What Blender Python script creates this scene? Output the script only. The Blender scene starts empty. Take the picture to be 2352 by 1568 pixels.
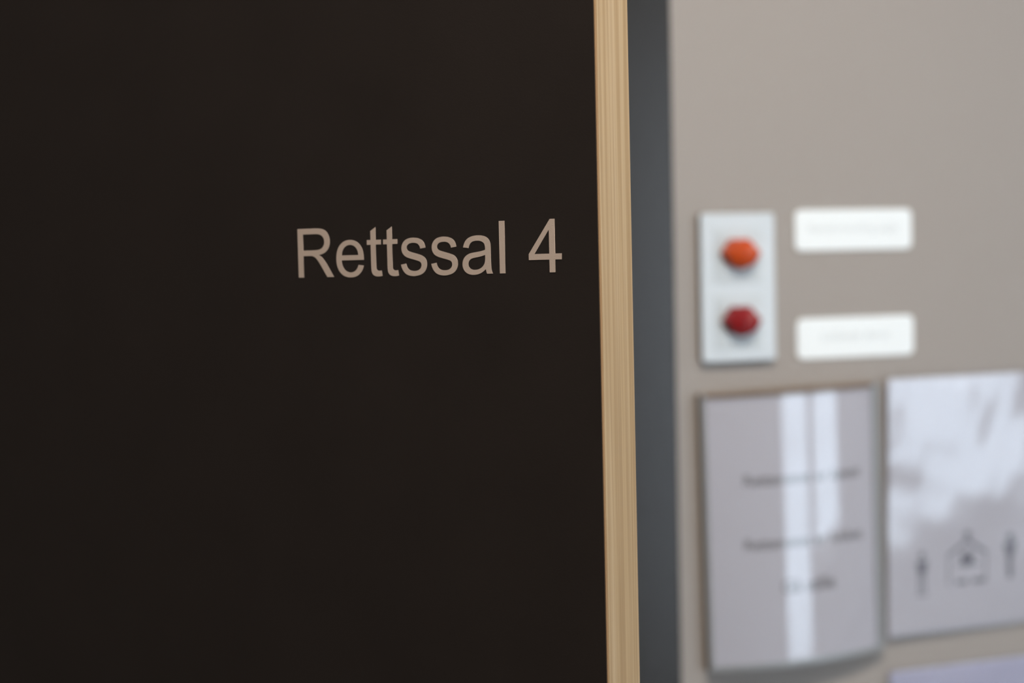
import bpy, bmesh, math, re
from mathutils import Vector, Matrix
SC = bpy.context.scene
COL = SC.collection

# ------------------------------------------------------------------ camera
# world: the corridor side of the door wall is the plane y = 0, x runs along it, the floor is z = 0
EZ = 1.65
EYE = Vector((-0.4069, -1.3282, EZ))
YAW, PITCH, ROLL = 0.2973, 0.05233, -0.02317
def yawed(v):
    c, s = math.cos(YAW), math.sin(YAW)
    return Vector((v[0]*c + v[1]*s, -v[0]*s + v[1]*c, v[2]))
F0 = Vector((0, math.cos(PITCH), -math.sin(PITCH)))
R0 = Vector((1, 0, 0)); U0 = R0.cross(F0)
R1 = R0*math.cos(ROLL) + U0*math.sin(ROLL)
U1 = -R0*math.sin(ROLL) + U0*math.cos(ROLL)
F1, R1, U1 = yawed(F0), yawed(R1), yawed(U1)
cd = bpy.data.cameras.new('camera'); cam = bpy.data.objects.new('camera', cd); COL.objects.link(cam)
cd.sensor_fit = 'HORIZONTAL'; cd.sensor_width = 36.0; cd.lens = 3242.27/2352*36
cd.clip_start = 0.05; cd.clip_end = 100
M = Matrix((R1, U1, -F1)).transposed().to_4x4(); M.translation = EYE
cam.matrix_world = M
cd.dof.use_dof = True; cd.dof.focus_distance = 0.690; cd.dof.aperture_fstop = 4.4; cd.dof.aperture_blades = 0
SC.camera = cam

# ------------------------------------------------------------------ sky, light, exposure
SC.view_settings.view_transform = 'Standard'; SC.view_settings.look = 'None'
SC.view_settings.gamma = 1.0; SC.view_settings.use_curve_mapping = False
SC.view_settings.exposure = 0.0
SC.cycles.use_denoising = True
SC.cycles.max_bounces = 8
SC.cycles.sample_clamp_indirect = 6.0
W = bpy.data.worlds.new('sky'); SC.world = W; W.use_nodes = True
W.node_tree.nodes['Background'].inputs[0].default_value = (0.76, 0.88, 1.0, 1)
W.node_tree.nodes['Background'].inputs[1].default_value = 7.2
LAMP_POWER = 34.0
LAMP_COLOR = (1.0, 0.90, 0.81)
LAMPS = [(-0.05, -1.2), (3.6, -1.2)]

# ------------------------------------------------------------------ helpers
def prop(o, label=None, cat=None, group=None, kind=None):
    if label: o['label'] = label
    if cat: o['category'] = cat
    if group: o['group'] = group
    if kind: o['kind'] = kind
    return o
def link(name, me, mat, parent=None, loc=None):
    o = bpy.data.objects.new(name, me); COL.objects.link(o)
    if mat: me.materials.append(mat)
    if parent: o.parent = parent
    if loc: o.location = loc
    return o
def empty(name, loc, rot=None):
    o = bpy.data.objects.new(name, None); COL.objects.link(o); o.location = loc
    o.empty_display_size = 0.03
    if rot: o.rotation_euler = rot
    return o
def bm_obj(name, bm, mat, parent=None, loc=None, smooth=False):
    bmesh.ops.recalc_face_normals(bm, faces=bm.faces)
    me = bpy.data.meshes.new(name); bm.to_mesh(me); bm.free()
    if smooth:
        for p in me.polygons: p.use_smooth = True
    return link(name, me, mat, parent, loc)
def add_box(bm, a, b):
    vs = [bm.verts.new((x, y, z)) for x in (a[0], b[0]) for y in (a[1], b[1]) for z in (a[2], b[2])]
    for f in ((0,1,3,2),(4,6,7,5),(0,4,5,1),(2,3,7,6),(0,2,6,4),(1,5,7,3)):
        bm.faces.new([vs[i] for i in f])
def box(name, a, b, mat, parent=None, bevel=0.0, seg=3, loc=None):
    bm = bmesh.new(); add_box(bm, a, b)
    if bevel:
        bmesh.ops.recalc_face_normals(bm, faces=bm.faces)
        bmesh.ops.bevel(bm, geom=list(bm.edges), offset=bevel, segments=seg, affect='EDGES', profile=0.5)
    return bm_obj(name, bm, mat, parent, loc)
def boxes(name, lst, mat, parent=None):
    bm = bmesh.new()
    for a, b in lst: add_box(bm, a, b)
    return bm_obj(name, bm, mat, parent)
def structure(o): return prop(o, kind='structure')
def rounded_plate(name, w, h, d, r, mat, parent, y=0.0, edge=0.0, seg=8):
    """rounded rectangle in the xz plane, its back at y, its front at y-d"""
    bm = bmesh.new(); ring = []
    for cx, cz, a0 in ((w/2-r, h/2-r, 0), (-w/2+r, h/2-r, 90), (-w/2+r, -h/2+r, 180), (w/2-r, -h/2+r, 270)):
        for i in range(seg+1):
            a = math.radians(a0 + 90*i/seg); ring.append((cx + r*math.cos(a), cz + r*math.sin(a), cx, cz, a))
    def lay(yy, inset):
        return [bm.verts.new((x - inset*math.cos(a), yy, z - inset*math.sin(a))) for x, z, _, _, a in ring]
    layers = [lay(y, 0)]
    if edge:
        for i in range(5):
            t = math.radians(90*i/4); layers.append(lay(y - d + edge*(1-math.sin(t)), edge*(1-math.cos(t))))
    else: layers.append(lay(y-d, 0))
    n = len(ring)
    for A, B in zip(layers, layers[1:]):
        for i in range(n): bm.faces.new((A[i], A[(i+1) % n], B[(i+1) % n], B[i]))
    bm.faces.new(layers[0]); bm.faces.new(layers[-1])
    return bm_obj(name, bm, mat, parent)
def mesh_from_curve(cu, name):
    tmp = bpy.data.objects.new('tmp', cu); COL.objects.link(tmp)
    dg = bpy.context.evaluated_depsgraph_get(); dg.update()
    me = bpy.data.meshes.new_from_object(tmp.evaluated_get(dg)); me.name = name; me.materials.clear()
    bpy.data.objects.remove(tmp); return me
def lettering(name, text, size, width, mat, parent, x, y, z, rot=0.0, bold=0.0):
    """a printed line of text, x/z its centre, fitted to the width given"""
    cu = bpy.data.curves.new(name, 'FONT'); cu.body = text; cu.size = size
    cu.align_x = 'CENTER'; cu.align_y = 'CENTER'; cu.extrude = 0.00004; cu.offset = bold; cu.resolution_u = 4
    me = mesh_from_curve(cu, name)
    xs = [v.co.x for v in me.vertices]; k = width/(max(xs)-min(xs))
    for v in me.vertices: v.co = Vector((v.co.x*k, -v.co.z, v.co.y*k))
    o = link(name, me, mat, parent, (x, y, z)); o.rotation_euler = (0, rot, 0); return o

# ------------------------------------------------------------------ materials
def mat(name, color, rough=0.5, spec=0.5, metal=0.0, coat=0.0, coat_rough=0.05, noise=None, bump=None):
    m = bpy.data.materials.new(name); m.use_nodes = True; nt = m.node_tree
    b = nt.nodes['Principled BSDF']
    b.inputs['Base Color'].default_value = (*color, 1); b.inputs['Roughness'].default_value = rough
    b.inputs['Specular IOR Level'].default_value = spec; b.inputs['Metallic'].default_value = metal
    b.inputs['Coat Weight'].default_value = coat; b.inputs['Coat Roughness'].default_value = coat_rough
    tc = nt.nodes.new('ShaderNodeTexCoord')
    if noise:
        sc, amt = noise
        n = nt.nodes.new('ShaderNodeTexNoise'); n.inputs['Scale'].default_value = sc; n.inputs['Detail'].default_value = 4
        nt.links.new(tc.outputs['Object'], n.inputs['Vector'])
        r = nt.nodes.new('ShaderNodeValToRGB')
        r.color_ramp.elements[0].position = 0.3; r.color_ramp.elements[1].position = 0.7
        r.color_ramp.elements[0].color = (*[c*(1-amt) for c in color], 1)
        r.color_ramp.elements[1].color = (*[min(1, c*(1+amt)) for c in color], 1)
        nt.links.new(n.outputs['Fac'], r.inputs['Fac']); nt.links.new(r.outputs['Color'], b.inputs['Base Color'])
    if bump:
        sc, st = bump
        n = nt.nodes.new('ShaderNodeTexNoise'); n.inputs['Scale'].default_value = sc; n.inputs['Detail'].default_value = 3
        nt.links.new(tc.outputs['Object'], n.inputs['Vector'])
        bp = nt.nodes.new('ShaderNodeBump'); bp.inputs['Strength'].default_value = st; bp.inputs['Distance'].default_value = 0.001
        nt.links.new(n.outputs['Fac'], bp.inputs['Height']); nt.links.new(bp.outputs['Normal'], b.inputs['Normal'])
    return m
def wood_mat():
    m = bpy.data.materials.new('pale_wood'); m.use_nodes = True; nt = m.node_tree; b = nt.nodes['Principled BSDF']
    b.inputs['Roughness'].default_value = 0.5; b.inputs['Specular IOR Level'].default_value = 0.3
    tc = nt.nodes.new('ShaderNodeTexCoord')
    def grain(sx, sz, det, lo, hi, p0, p1):
        mp = nt.nodes.new('ShaderNodeMapping'); mp.inputs['Scale'].default_value = (sx, sx, sz)
        nt.links.new(tc.outputs['Object'], mp.inputs['Vector'])
        n = nt.nodes.new('ShaderNodeTexNoise'); n.inputs['Scale'].default_value = 1.0; n.inputs['Detail'].default_value = det
        nt.links.new(mp.outputs[0], n.inputs['Vector'])
        r = nt.nodes.new('ShaderNodeValToRGB'); r.color_ramp.elements[0].position = p0; r.color_ramp.elements[1].position = p1
        r.color_ramp.elements[0].color = (*lo, 1); r.color_ramp.elements[1].color = (*hi, 1)
        nt.links.new(n.outputs['Fac'], r.inputs['Fac']); return r
    a = grain(420, 3.0, 2.0, (0.375, 0.270, 0.155), (0.465, 0.355, 0.222), 0.38, 0.56)
    c = grain(1500, 12.0, 3.0, (0.86, 0.84, 0.80), (1.0, 1.0, 1.0), 0.35, 0.6)
    d = grain(120, 1.2, 1.0, (0.93, 0.90, 0.84), (1.0, 1.0, 1.0), 0.35, 0.65)
    x = nt.nodes.new('ShaderNodeMix'); x.data_type = 'RGBA'; x.blend_type = 'MULTIPLY'; x.inputs[0].default_value = 1
    y = nt.nodes.new('ShaderNodeMix'); y.data_type = 'RGBA'; y.blend_type = 'MULTIPLY'; y.inputs[0].default_value = 1
    nt.links.new(a.outputs[0], x.inputs[6]); nt.links.new(c.outputs[0], x.inputs[7])
    nt.links.new(x.outputs[2], y.inputs[6]); nt.links.new(d.outputs[0], y.inputs[7])
    nt.links.new(y.outputs[2], b.inputs['Base Color']); return m
def clear_mat(name, f0, rough=0.02, tint=(1, 1, 1)):
    """thin clear sheet: reflects f0 of the light at each face, more at a glancing angle, and lets the rest through"""
    m = bpy.data.materials.new(name); m.use_nodes = True; nt = m.node_tree
    nt.nodes.remove(nt.nodes['Principled BSDF']); out = nt.nodes['Material Output']
    t = nt.nodes.new('ShaderNodeBsdfTransparent'); t.inputs[0].default_value = (*tint, 1)
    g = nt.nodes.new('ShaderNodeBsdfGlossy'); g.inputs['Roughness'].default_value = rough
    ge = nt.nodes.new('ShaderNodeNewGeometry')
    d = nt.nodes.new('ShaderNodeVectorMath'); d.operation = 'DOT_PRODUCT'
    nt.links.new(ge.outputs['Normal'], d.inputs[0]); nt.links.new(ge.outputs['Incoming'], d.inputs[1])
    def mth(op, a, b=None):
        n = nt.nodes.new('ShaderNodeMath'); n.operation = op
        for i, v in enumerate((a, b)):
            if v is None: continue
            if isinstance(v, (int, float)): n.inputs[i].default_value = v
            else: nt.links.new(v, n.inputs[i])
        return n.outputs[0]
    c = mth('ABSOLUTE', d.outputs['Value']); p = mth('POWER', mth('SUBTRACT', 1.0, c), 5.0)
    fr = mth('ADD', mth('MULTIPLY', p, 1.0-f0), f0)
    x = nt.nodes.new('ShaderNodeMixShader')
    nt.links.new(fr, x.inputs[0]); nt.links.new(t.outputs[0], x.inputs[1]); nt.links.new(g.outputs[0], x.inputs[2])
    nt.links.new(x.outputs[0], out.inputs['Surface']); return m
def emit_mat(name, color, s):
    m = bpy.data.materials.new(name); m.use_nodes = True; b = m.node_tree.nodes['Principled BSDF']
    b.inputs['Base Color'].default_value = (0.8, 0.8, 0.8, 1)
    b.inputs['Emission Color'].default_value = (*color, 1); b.inputs['Emission Strength'].default_value = s; return m

M_wall = mat('wall_paint', (0.37, 0.345, 0.322), 0.6, 0.35, noise=(3, 0.015), bump=(260, 0.15))
M_wall_far = mat('far_wall_paint', (0.62, 0.60, 0.57), 0.7)
M_ceiling = mat('ceiling_white', (0.78, 0.78, 0.76), 0.8)
M_floor = mat('polished_floor', (0.30, 0.29, 0.28), 0.07, 0.8, noise=(2.5, 0.1))
M_ground = mat('snowy_ground', (0.75, 0.77, 0.80), 0.9, noise=(0.4, 0.15))
M_dark = mat('dark_laminate', (0.0245, 0.0197, 0.0173), 0.42, 0.18, noise=(18, 0.06), bump=(900, 0.05))
M_brown_edge = mat('brown_laminate_edge', (0.31, 0.19, 0.095), 0.6, 0.3)
M_wood = wood_mat()
M_letter = mat('beige_vinyl', (0.56, 0.455, 0.38), 0.55, 0.3, bump=(2500, 0.12))
M_frame = mat('grey_frame_paint', (0.026, 0.0255, 0.0245), 0.27, 0.42)
M_plastic = mat('white_plastic', (0.62, 0.69, 0.74), 0.3, 0.5)
M_insert = mat('white_insert_plastic', (0.58, 0.645, 0.68), 0.35, 0.5)
M_label = mat('white_label_tape', (0.90, 0.965, 0.985), 0.35, 0.5)
M_faint = mat('faint_label_ink', (0.70, 0.76, 0.79), 0.6)
M_ink = mat('grey_printing_ink', (0.18, 0.18, 0.20), 0.8)
M_ink2 = mat('soft_printing_ink', (0.17, 0.18, 0.22), 0.8)
M_paper = mat('notice_paper', (0.52, 0.53, 0.60), 0.9, 0.1)
M_paper2 = mat('lilac_paper', (0.45, 0.465, 0.62), 0.9, 0.1)
M_alu = mat('anodised_aluminium', (0.34, 0.36, 0.37), 0.42, 0.5, metal=0.4)
M_shaded_backing = mat('shaded_backing', (0.20, 0.145, 0.10), 0.5, 0.5)  # dark brown puts the shade of the holder's left side into the colour
M_side_shade = mat('plate_side_shade', (0.12, 0.082, 0.055), 0.6)  # shade on the plate's left side, painted as a dark brown
M_orange = mat('orange_lens', (0.52, 0.060, 0.001), 0.24, 0.6)
M_red = mat('red_lens', (0.25, 0.002, 0.006), 0.24, 0.6)
M_cover = clear_mat('clear_acrylic', 0.050, 0.04)
M_sleeve = clear_mat('clear_plastic_sleeve', 0.050, 0.11)
M_glass = clear_mat('window_glass', 0.04, 0.0)
M_winframe = mat('white_window_paint', (0.7, 0.7, 0.68), 0.4)
M_diff = emit_mat('lamp_diffuser', LAMP_COLOR, 4.0)

# ------------------------------------------------------------------ the room
HINGE_X, OPEN_R, OPEN_TOP = -0.872, 0.108, 2.11
X0, X1, YB, YF, ZC = -4.0, 6.0, -3.5, 3.2, 2.85
T_WALL = 0.14
structure(box('floor', (X0, YB-0.2, -0.1), (X1, YF, 0), M_floor))
structure(box('ceiling', (X0, YB-0.2, ZC), (X1, YF, ZC+0.1), M_ceiling))
structure(boxes('wall_back', [((X0, 0, 0), (HINGE_X, T_WALL, ZC)), ((OPEN_R, 0, 0), (X1, T_WALL, ZC)),
                              ((HINGE_X, 0, OPEN_TOP), (OPEN_R, T_WALL, ZC))], M_wall))
structure(box('wall_left', (X0-0.1, YB-0.2, 0), (X0, YF, ZC), M_wall_far))
structure(box('wall_right', (X1, YB-0.2, 0), (X1+0.1, YF, ZC), M_wall_far))
structure(box('wall_courtroom', (X0, YF, 0), (X1, YF+0.1, ZC), M_wall_far))
# the corridor's outer wall with its windows
WIN = [(1.72, 2.56, 0.04), (2.62, 3.75, 0.45)]; WZ1 = 2.5
parts = [((X0, YB-0.2, WZ1), (X1, YB, ZC))]
edges = [X0] + [v for w in WIN for v in w[:2]] + [X1]
for i in range(0, len(edges), 2): parts.append(((edges[i], YB-0.2, 0), (edges[i+1], YB, WZ1)))
for a, b, z0 in WIN: parts.append(((a, YB-0.2, 0), (b, YB, z0)))
structure(boxes('wall_front', parts, M_wall_far))
for i, (a, b, WZ0) in enumerate(WIN):
    w = structure(empty('window_%d' % (i+1), ((a+b)/2, YB-0.1, WZ0)))
    hw, h = (b-a)/2, WZ1-WZ0; f = 0.05
    boxes('window_frame', [((-hw, -.04, 0), (-hw+f, .04, h)), ((hw-f, -.04, 0), (hw, .04, h)), ((-hw+f, -.04, 0), (hw-f, .04, f)),
                           ((-hw+f, -.04, h-f), (hw-f, .04, h)), ((-hw+f, -.035, h-.55), (hw-f, .035, h-.50))], M_winframe, w)
    box('pane', (-hw+f, -.003, f), (hw-f, .003, h-f), M_glass, w)
    box('window_sill', (-hw-.03, .1, -.03), (hw+.03, .16, 0), M_winframe, w)
    ld = bpy.data.lights.new('window_portal', 'AREA'); ld.shape = 'RECTANGLE'; ld.size = b-a; ld.size_y = h
    ld.cycles.is_portal = True
    lo = bpy.data.objects.new('window_portal', ld); COL.objects.link(lo)
    lo.location = ((a+b)/2, YB-0.19, (WZ0+WZ1)/2); lo.rotation_euler = (math.radians(90), 0, 0)
structure(box('ground', (-25, -40, -0.3), (30, YB-0.2, -0.2), M_ground))

# ------------------------------------------------------------------ ceiling lamps
def make_lamp():
    t = empty('ceiling_light', (0, 0, ZC))
    boxes('housing', [((-.32, -.09, -.06), (.32, .09, 0))], M_winframe, t)
    box('diffuser', (-.30, -.075, -.075), (.30, .075, -.06), M_diff, t)
    ld = bpy.data.lights.new('lamp_glow', 'AREA'); ld.shape = 'RECTANGLE'; ld.size = 0.6; ld.size_y = 0.15
    ld.energy = LAMP_POWER; ld.color = LAMP_COLOR
    lo = bpy.data.objects.new('lamp_glow', ld); COL.objects.link(lo); lo.parent = t; lo.location = (0, 0, -.08)
    return t
where = ['before the door frame and signal plate', 'farthest down the corridor beyond the notices']
for i, (x, y) in enumerate(LAMPS):
    t = make_lamp(); t.location = (x, y, ZC)
    prop(t, 'long white ceiling light ' + where[i], 'lamp', 'corridor ceiling lights')

# ------------------------------------------------------------------ door frame
FR = 0.1705   # outer edge of the latch side
fr = boxes('trim_1', [((OPEN_R-.012, -.012, 0), (FR, T_WALL+.012, OPEN_TOP+.06)),
                      ((HINGE_X-.06, -.012, 0), (HINGE_X, T_WALL+.012, OPEN_TOP+.06)),
                      ((HINGE_X, -.012, OPEN_TOP), (OPEN_R-.012, T_WALL+.012, OPEN_TOP+.06)),
                      ((OPEN_R-.026, .05, 0), (OPEN_R-.012, T_WALL, OPEN_TOP))], M_frame)
structure(fr)
bv = fr.modifiers.new('bevel', 'BEVEL'); bv.width = 0.0015; bv.segments = 2

# ------------------------------------------------------------------ the door leaf, opened towards the camera
ANG = -0.7826
U = Vector((math.cos(ANG), math.sin(ANG), 0)); Nb = Vector((-math.sin(ANG), math.cos(ANG), 0))
P = Vector((-0.1697, -0.6980, 0)); LEN = 0.985
door = structure(empty('door_1', P - U*LEN, (0, 0, ANG)))   # local x along the leaf, y away from the dark face
TH = 0.040; FACE = 0.0012
box('face_panel', (0.004, 0.0, 0.01), (LEN-0.0004, FACE*0.55, 2.10), M_dark, door)
box('panel_edge', (0.003, FACE*0.55, 0.01), (LEN, 0.0022, 2.10), M_brown_edge, door)
box('leaf_core', (0.002, 0.0022, 0.01), (LEN-0.006, TH-0.001, 2.10), M_wood, door)
box('edge_band', (LEN-0.006, 0.0022, 0.01), (LEN+0.0003, TH, 2.10), M_wood, door, bevel=0.0004, seg=2)
box('back_panel', (0.004, TH-0.001, 0.01), (LEN-0.006, TH, 2.10), M_dark, door)
for hz in (0.25, 1.05, 1.85):
    bm = bmesh.new(); bmesh.ops.create_cone(bm, cap_ends=True, segments=20, radius1=.008, radius2=.008, depth=.09)
    for v in bm.verts: v.co += Vector((0.0, 0.012, hz))
    bm_obj('hinge', bm, M_alu, door)

G = {
'R': (1479, 'M161 0V1466H811Q1007 1466 1109 1426.5T1272 1287T1333 1066Q1333 909 1231.5 801.5T917 665Q996 627 1037 590Q1124 510 1202 390L1457 0H1213L1019 298Q934 430 879 500T780.5 598T692 637Q659 644 584 644H359V0ZM359 812H776Q905 812 980 839.5T1094 927.5T1133 1058Q1133 1162 1057.5 1229T819 1296H359Z'),
'e': (1139, 'M862 342L1048 319Q1004 156 885 66T581 -24Q348 -24 211.5 119.5T75 522Q75 790 213 938T571 1086Q784 1086 919 941T1054 533Q1054 517 1053 485H261Q271 310 360 217T582 124Q681 124 751 176T862 342ZM271 633H864Q852 767 796 834Q710 938 573 938Q449 938 364.5 855T271 633Z'),
't': (569, 'M528 161L554 2Q478 -14 418 -14Q320 -14 266 17T190 98.5T168 311V922H36V1062H168V1325L347 1433V1062H528V922H347V301Q347 224 356.5 202T387 167T448 154Q478 154 528 161Z'),
's': (1024, 'M63 317L241 345Q256 238 324.5 181T516 124Q640 124 700 174.5T760 293Q760 354 707 389Q670 413 523 450Q325 500 248.5 536.5T132.5 637.5T93 781Q93 853 126 914.5T216 1017Q258 1048 330.5 1067T486 1086Q611 1086 705.5 1050T845 952.5T907 788L731 764Q719 846 661.5 892T499 938Q375 938 322 897T269 801Q269 766 291 738Q313 709 360 691Q387 681 519 645Q710 594 785.5 561.5T904 467T947 312Q947 219 892.5 137T735.5 18.5T516 -24Q312 -24 205 60.5T63 317Z'),
'a': (1139, 'M828 131Q728 46 635.5 11T437 -24Q262 -24 168 61.5T74 280Q74 358 109.5 422.5T202.5 526T332 585Q385 599 492 612Q710 638 813 674Q814 711 814 721Q814 831 763 876Q694 937 558 937Q431 937 370.5 892.5T281 735L105 759Q129 872 184 941.5T343 1048.5T584 1086Q720 1086 805 1054T930 973.5T986 851Q995 805 995 685V445Q995 194 1006.5 127.5T1052 0H864Q836 56 828 131ZM813 533Q715 493 519 465Q408 449 362 429T291 370.5T266 285Q266 213 320.5 165T480 117Q584 117 665 162.5T784 287Q813 350 813 473Z'),
'l': (455, 'M131 0V1466H311V0Z'),
'4': (1139, 'M662 0V351H26V516L695 1466H842V516H1040V351H842V0ZM662 516V1177L203 516Z'),
' ': (569, ''),
}
def outlines(d, k):
    subs, cur, pos, ctl = [], [], (0, 0), None
    for c, args in re.findall(r'([MLHVQTZ])([^MLHVQTZ]*)', d):
        n = [float(v) for v in args.split()]
        if c == 'M': cur = [(n[0], n[1])]; pos = (n[0], n[1])
        elif c == 'L': pos = (n[0], n[1]); cur.append(pos)
        elif c == 'H': pos = (n[0], pos[1]); cur.append(pos)
        elif c == 'V': pos = (pos[0], n[0]); cur.append(pos)
        elif c == 'Z': subs.append(cur); cur = []
        if c in 'QT':
            if c == 'Q': ctl = (n[0], n[1]); e = (n[2], n[3])
            else: ctl = (2*pos[0]-ctl[0], 2*pos[1]-ctl[1]); e = (n[0], n[1])
            for i in range(1, 9):
                t = i/8; cur.append(((1-t)**2*pos[0]+2*t*(1-t)*ctl[0]+t*t*e[0], (1-t)**2*pos[1]+2*t*(1-t)*ctl[1]+t*t*e[1]))
            pos = e
    return [[(x*k, y*k) for x, y in (s[:-1] if s[0] == s[-1] else s)] for s in subs]
def glyph(ch, k, depth):
    cu = bpy.data.curves.new('letter', 'CURVE'); cu.dimensions = '2D'; cu.fill_mode = 'BOTH'; cu.extrude = depth/2
    for s in outlines(G[ch][1], k):
        sp = cu.splines.new('POLY'); sp.points.add(len(s)-1); sp.use_cyclic_u = True
        for p, (x, y) in zip(sp.points, s): p.co = (x, y, 0, 1)
    me = mesh_from_curve(cu, 'letter')
    for v in me.vertices: v.co = Vector((v.co.x, -v.co.z, v.co.y))
    return me
CAP = 0.02581; k = CAP/1466; pen = LEN - 0.17522 - 161*k
for ch in 'Rettssal 4':
    if ch != ' ':
        o = link('letter', glyph(ch, k, 0.00012), M_letter, door, (pen, -0.00007, EZ-0.00279))
        o['label'] = 'beige vinyl ' + ('figure ' if ch == '4' else 'letter ') + ch
    pen += G[ch][0]*k

# ------------------------------------------------------------------ things on the wall
def at(x, z, d):
    """a point seen at x, z (z from eye height) on the wall plane, moved to stand d in front of it"""
    f = (1.3282-d)/1.3282
    return EYE.x + (x-EYE.x)*f, EZ + z*f, f
# signal plate
cx, cz, f = at(.24738, -.02611, .010)
t = prop(empty('signal_light_plate', (cx, 0, cz)), 'white double wall plate with an orange and a red signal light', 'signal light')
pw, ph = .08447*f, .15358*f
rounded_plate('shaded_side', pw, ph, .0062, .004, M_side_shade, t)  # rear layer of the plate, coloured dark as its shaded side
rounded_plate('cover_plate', pw, ph, .0026, .004, M_plastic, t, y=-.0062, edge=.0018)
def lens(m, parent, r=.0220):
    """six-sided indicator lens: a low prism with a ridge down its middle"""
    bm = bmesh.new()
    hexa = [(1.0, .08), (.42, .74), (-.50, .74), (-1.0, .08), (-.62, -.48), (0, -.70), (.62, -.48)]
    rings = []
    for q, d, dz in ((1.0, 0, 0), (1.0, .006, 0), (.86, .012, .0)):
        rings.append([bm.verts.new((r*q*x, -d, r*q*z)) for x, z in hexa])
    n = len(hexa)
    for A, B in zip(rings, rings[1:]):
        for i in range(n): bm.faces.new((A[i], A[(i+1) % n], B[(i+1) % n], B[i]))
    L = rings[-1]; top = bm.verts.new((0, -.0172, r*.14)); low = bm.verts.new((0, -.0172, -r*.24))
    bm.faces.new((L[1], L[2], top)); bm.faces.new((L[0], L[1], top)); bm.faces.new((L[2], L[3], top))
    bm.faces.new((L[3], L[4], low, top)); bm.faces.new((L[4], L[5], low)); bm.faces.new((L[5], L[6], low)); bm.faces.new((L[6], L[0], top, low))
    bm.faces.new(rings[0])
    bmesh.ops.recalc_face_normals(bm, faces=bm.faces)
    bmesh.ops.bevel(bm, geom=list(bm.edges), offset=.0009, segments=3, affect='EDGES')
    return bm_obj('signal_lens', bm, m, parent)
for sgn, m_, nm in ((1, M_orange, 'orange faceted lens'), (-1, M_red, 'dark red faceted lens')):
    ins = rounded_plate('insert', .053, .056, .0010, .002, M_insert, t, y=-.0088, edge=.0006)
    ins.location = (0, 0, sgn*.0345 + (-.001))
    rounded_plate('insert_rim', .0435, .0435, .0008, .004, M_insert, ins, y=-.0098, edge=.0004)
    le = lens(m_, ins); le.location = (0, -.0106, 0); le['label'] = nm
# label tapes
for (x, z, w, h, rot, txt, sz, tw, lab) in (
    (.38247, .03176, .13963, .04283, 0, 'Rettsforhandling pågår', .010, .108, 'bright white label beside the orange light, upper of two'),
    (.38368, -.08221, .13989, .04284, 0, 'Lukkede dører', .010, .083, 'bright white label beside the red light, lower of two')):
    cx, cz, f = at(x, z, .0015)
    t = prop(empty('wall_label', (cx, 0, cz)), lab, 'label', 'white labels beside the signal lights')
    rounded_plate('label_tape', w*f, h*f, .0015, .007, M_label, t, edge=.0004)
    lettering('lettering', txt, sz, tw, M_faint, t, 0, -.0016, .0015)
# curved sign holder
cx, cz, f = at(.30940, -.27927, .014)
t = prop(empty('sign_holder', (cx, 0, cz), (0, -0.0177, 0)), 'curved aluminium sign holder with a grey notice, under the signal light plate', 'sign')
w, h = .20804*f, .29020*f
BASE, BULGE, RAIL = .0125, .0135, .0095
def front(x, off=0.0): return -(BASE + BULGE*(1-(2*x/w)**2)) + off
def curved(name, xa, xb, za, zb, off_f, off_b, m, n=32, back=None, smooth=False):
    """a slab that follows the holder's curve from xa to xb; back: a fixed depth for its rear"""
    bm = bmesh.new(); cols = []
    for i in range(n+1):
        x = xa + (xb-xa)*i/n; yf = front(x, off_f); yb = back if back is not None else front(x, off_b)
        cols.append([bm.verts.new(p) for p in ((x, yf, za), (x, yf, zb), (x, yb, zb), (x, yb, za))])
    for A, B in zip(cols, cols[1:]):
        for j in range(4): bm.faces.new((A[j], A[(j+1) % 4], B[(j+1) % 4], B[j]))
    bm.faces.new(cols[0]); bm.faces.new(cols[-1])
    return bm_obj(name, bm, m, t)
curved('backing', -w/2, w/2, -h/2, h/2, .0022, 0, M_shaded_backing, back=0.0)
curved('side_rail', -w/2, -w/2+RAIL*.45, -h/2, h/2, 0, .0022, M_alu, n=4)
curved('side_rail', w/2-RAIL, w/2, -h/2, h/2, 0, .0022, M_alu, n=4)
curved('end_cap', -w/2+RAIL*.45, w/2-RAIL, h/2-.004, h/2, -.0003, .0022, M_shaded_backing)
curved('end_cap', -w/2+RAIL*.45, w/2-RAIL, -h/2, -h/2+.005, -.0003, .0022, M_alu)
pa = curved('notice_sheet', -w/2+RAIL*.5, w/2-RAIL, -h/2+.005, h/2-.004, .0018, .0022, M_paper)
curved('clear_cover', -w/2+RAIL*.45, w/2-RAIL, -h/2+.005, h/2-.004, .0003, .0009, M_cover, n=48)
def curved_text(txt, x, z, size, tw):
    o = lettering('lettering', txt, size, tw, M_ink, t, 0, 0, 0, bold=.0002)
    for v in o.data.vertices: v.co = Vector((v.co.x + x, front(v.co.x + x, .00150) + v.co.y, v.co.z + z))
curved_text('Rettsmøtet er åpent', .006, h/2-.0915, .012, .136)
curved_text('Rettsmøtet er lukket', .006, h/2-.158, .012, .138)
curved_text('Gå stille', .008, h/2-.205, .012, .062)
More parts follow.
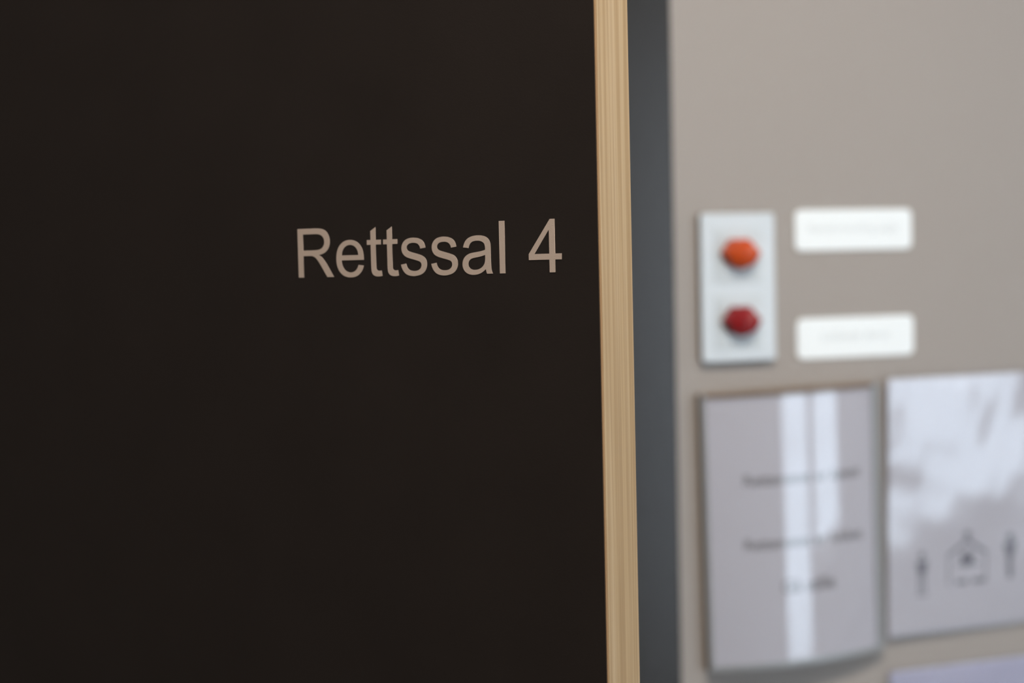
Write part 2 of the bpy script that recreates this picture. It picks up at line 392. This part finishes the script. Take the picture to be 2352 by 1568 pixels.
# notices in plastic sleeves
def wavy_sheet(name, w, h, m, parent, y0, amp, lean=.005, nx=60, nz=80, z1=None):
    bm = bmesh.new(); g = []
    def dy(x, z):
        u, v = x/w, z/h
        a = (math.sin(4.0*u + 5.5*v + .6) + .6*math.sin(15*v - 6*u + 1.7) + .26*math.sin(19*u + 7*v) + .12*math.sin(37*v + 11*u) + .10*math.sin(41*u - 23*v))
        return -amp*(a+2.0)/4.0*(0.25 + 0.75*max(0, min(1, (v+.5)*1.6))) - lean*(v+.5) - lean*1.3*(.5-u)
    for i in range(nx+1):
        g.append([bm.verts.new(((i/nx-.5)*w, y0 + dy((i/nx-.5)*w, (j/nz-.5)*h), (j/nz-.5)*h)) for j in range(nz+1)])
    for i in range(nx):
        for j in range(nz): bm.faces.new((g[i][j], g[i+1][j], g[i+1][j+1], g[i][j+1]))
    o = bm_obj(name, bm, m, parent, smooth=True)
    s = o.modifiers.new('thickness', 'SOLIDIFY'); s.thickness = .0003; s.offset = 0
    return o, dy
def notice(xl, ztop, hgt, lab, m, lean=.0035, amp=.0022):
    w = .210; cx, cz = xl + w/2, ztop - hgt/2
    t = prop(empty('notice', (cx, 0, cz)), lab, 'notice')
    p, dy = wavy_sheet('paper', w, hgt, m, t, -.0012, amp, lean)
    wavy_sheet('plastic_sleeve', w+.006, hgt+.004, M_sleeve, t, -.0020, amp*1.05, lean)
    return t, dy, w, hgt
xl = .5020-.17485/2; zt = EZ-.27132+.28447/2 + .001
tn, dyn, nw, nh = notice(xl, zt, .2810, 'grey notice with pictograms in a shiny wavy plastic sleeve, beside the sign holder', M_paper)
t2, _, _, _ = notice(xl+.004, zt-.28447-.0350, .297, 'lilac notice on the wall, just under the one with pictograms', M_paper2, lean=0.0)
# pictograms, printed on the first notice
def pict(name, shapes, x, z, k=1.0):
    bm = bmesh.new()
    def poly(pts):
        pts = [(px*k, pz*k) for px, pz in pts]
        vs = [bm.verts.new((x+px, -.0012 + dyn(x+px, z+pz) - .00022, z+pz)) for px, pz in pts]; bm.faces.new(vs)
    for s in shapes:
        if s[0] == 'disc': poly([(s[1]+s[3]*math.cos(a*math.pi/8), s[2]+s[3]*math.sin(a*math.pi/8)) for a in range(16)])
        else: poly(s[1])
    bm_obj(name, bm, M_ink2, tn)
def bar(x0, z0, x1, z1, t):
    d = Vector((x1-x0, z1-z0)).normalized(); nx, nz = -d.y*t/2, d.x*t/2
    return ('poly', [(x0+nx, z0+nz), (x0-nx, z0-nz), (x1-nx, z1-nz), (x1+nx, z1+nz)])
mm = .001
zrow = -nh/2 + .072
pict('person_pictogram', [('disc', 0, 17*mm, 3*mm), ('poly', [(-6*mm, 12*mm), (6*mm, 12*mm), (4*mm, 0), (-4*mm, 0)]),
     bar(-2*mm, 0, -2.5*mm, -16*mm, 2.2*mm), bar(2*mm, 0, 2.5*mm, -16*mm, 2.2*mm), bar(-6*mm, -18*mm, 6*mm, -18*mm, 1.5*mm)], -nw/2+.043, zrow-.006, 1.25)
pict('building_pictogram', [('disc', 0, 26*mm, 3.5*mm), bar(-20*mm, 8*mm, 0, 21*mm, 3*mm), bar(20*mm, 8*mm, 0, 21*mm, 3*mm), ('disc', 0, 4*mm, 7*mm),
     bar(-19*mm, 8*mm, -19*mm, -18*mm, 1.8*mm), bar(19*mm, 8*mm, 19*mm, -18*mm, 1.8*mm), bar(-11*mm, -16*mm, 0, -16*mm, 4*mm), bar(5*mm, -16*mm, 18*mm, -16*mm, 4*mm),
     bar(-10*mm, 0, 12*mm, -1*mm, 2*mm)], -nw/2+.101, zrow+.001, 1.25)
pict('standing_figure_pictogram', [('disc', 0, 20*mm, 4.5*mm), ('poly', [(-9*mm, 14*mm), (8*mm, 16*mm), (4*mm, 0), (-4*mm, 0)]),
     bar(-1*mm, 0, 0, -22*mm, 6*mm)], -nw/2+.157, zrow+.004, 1.1)
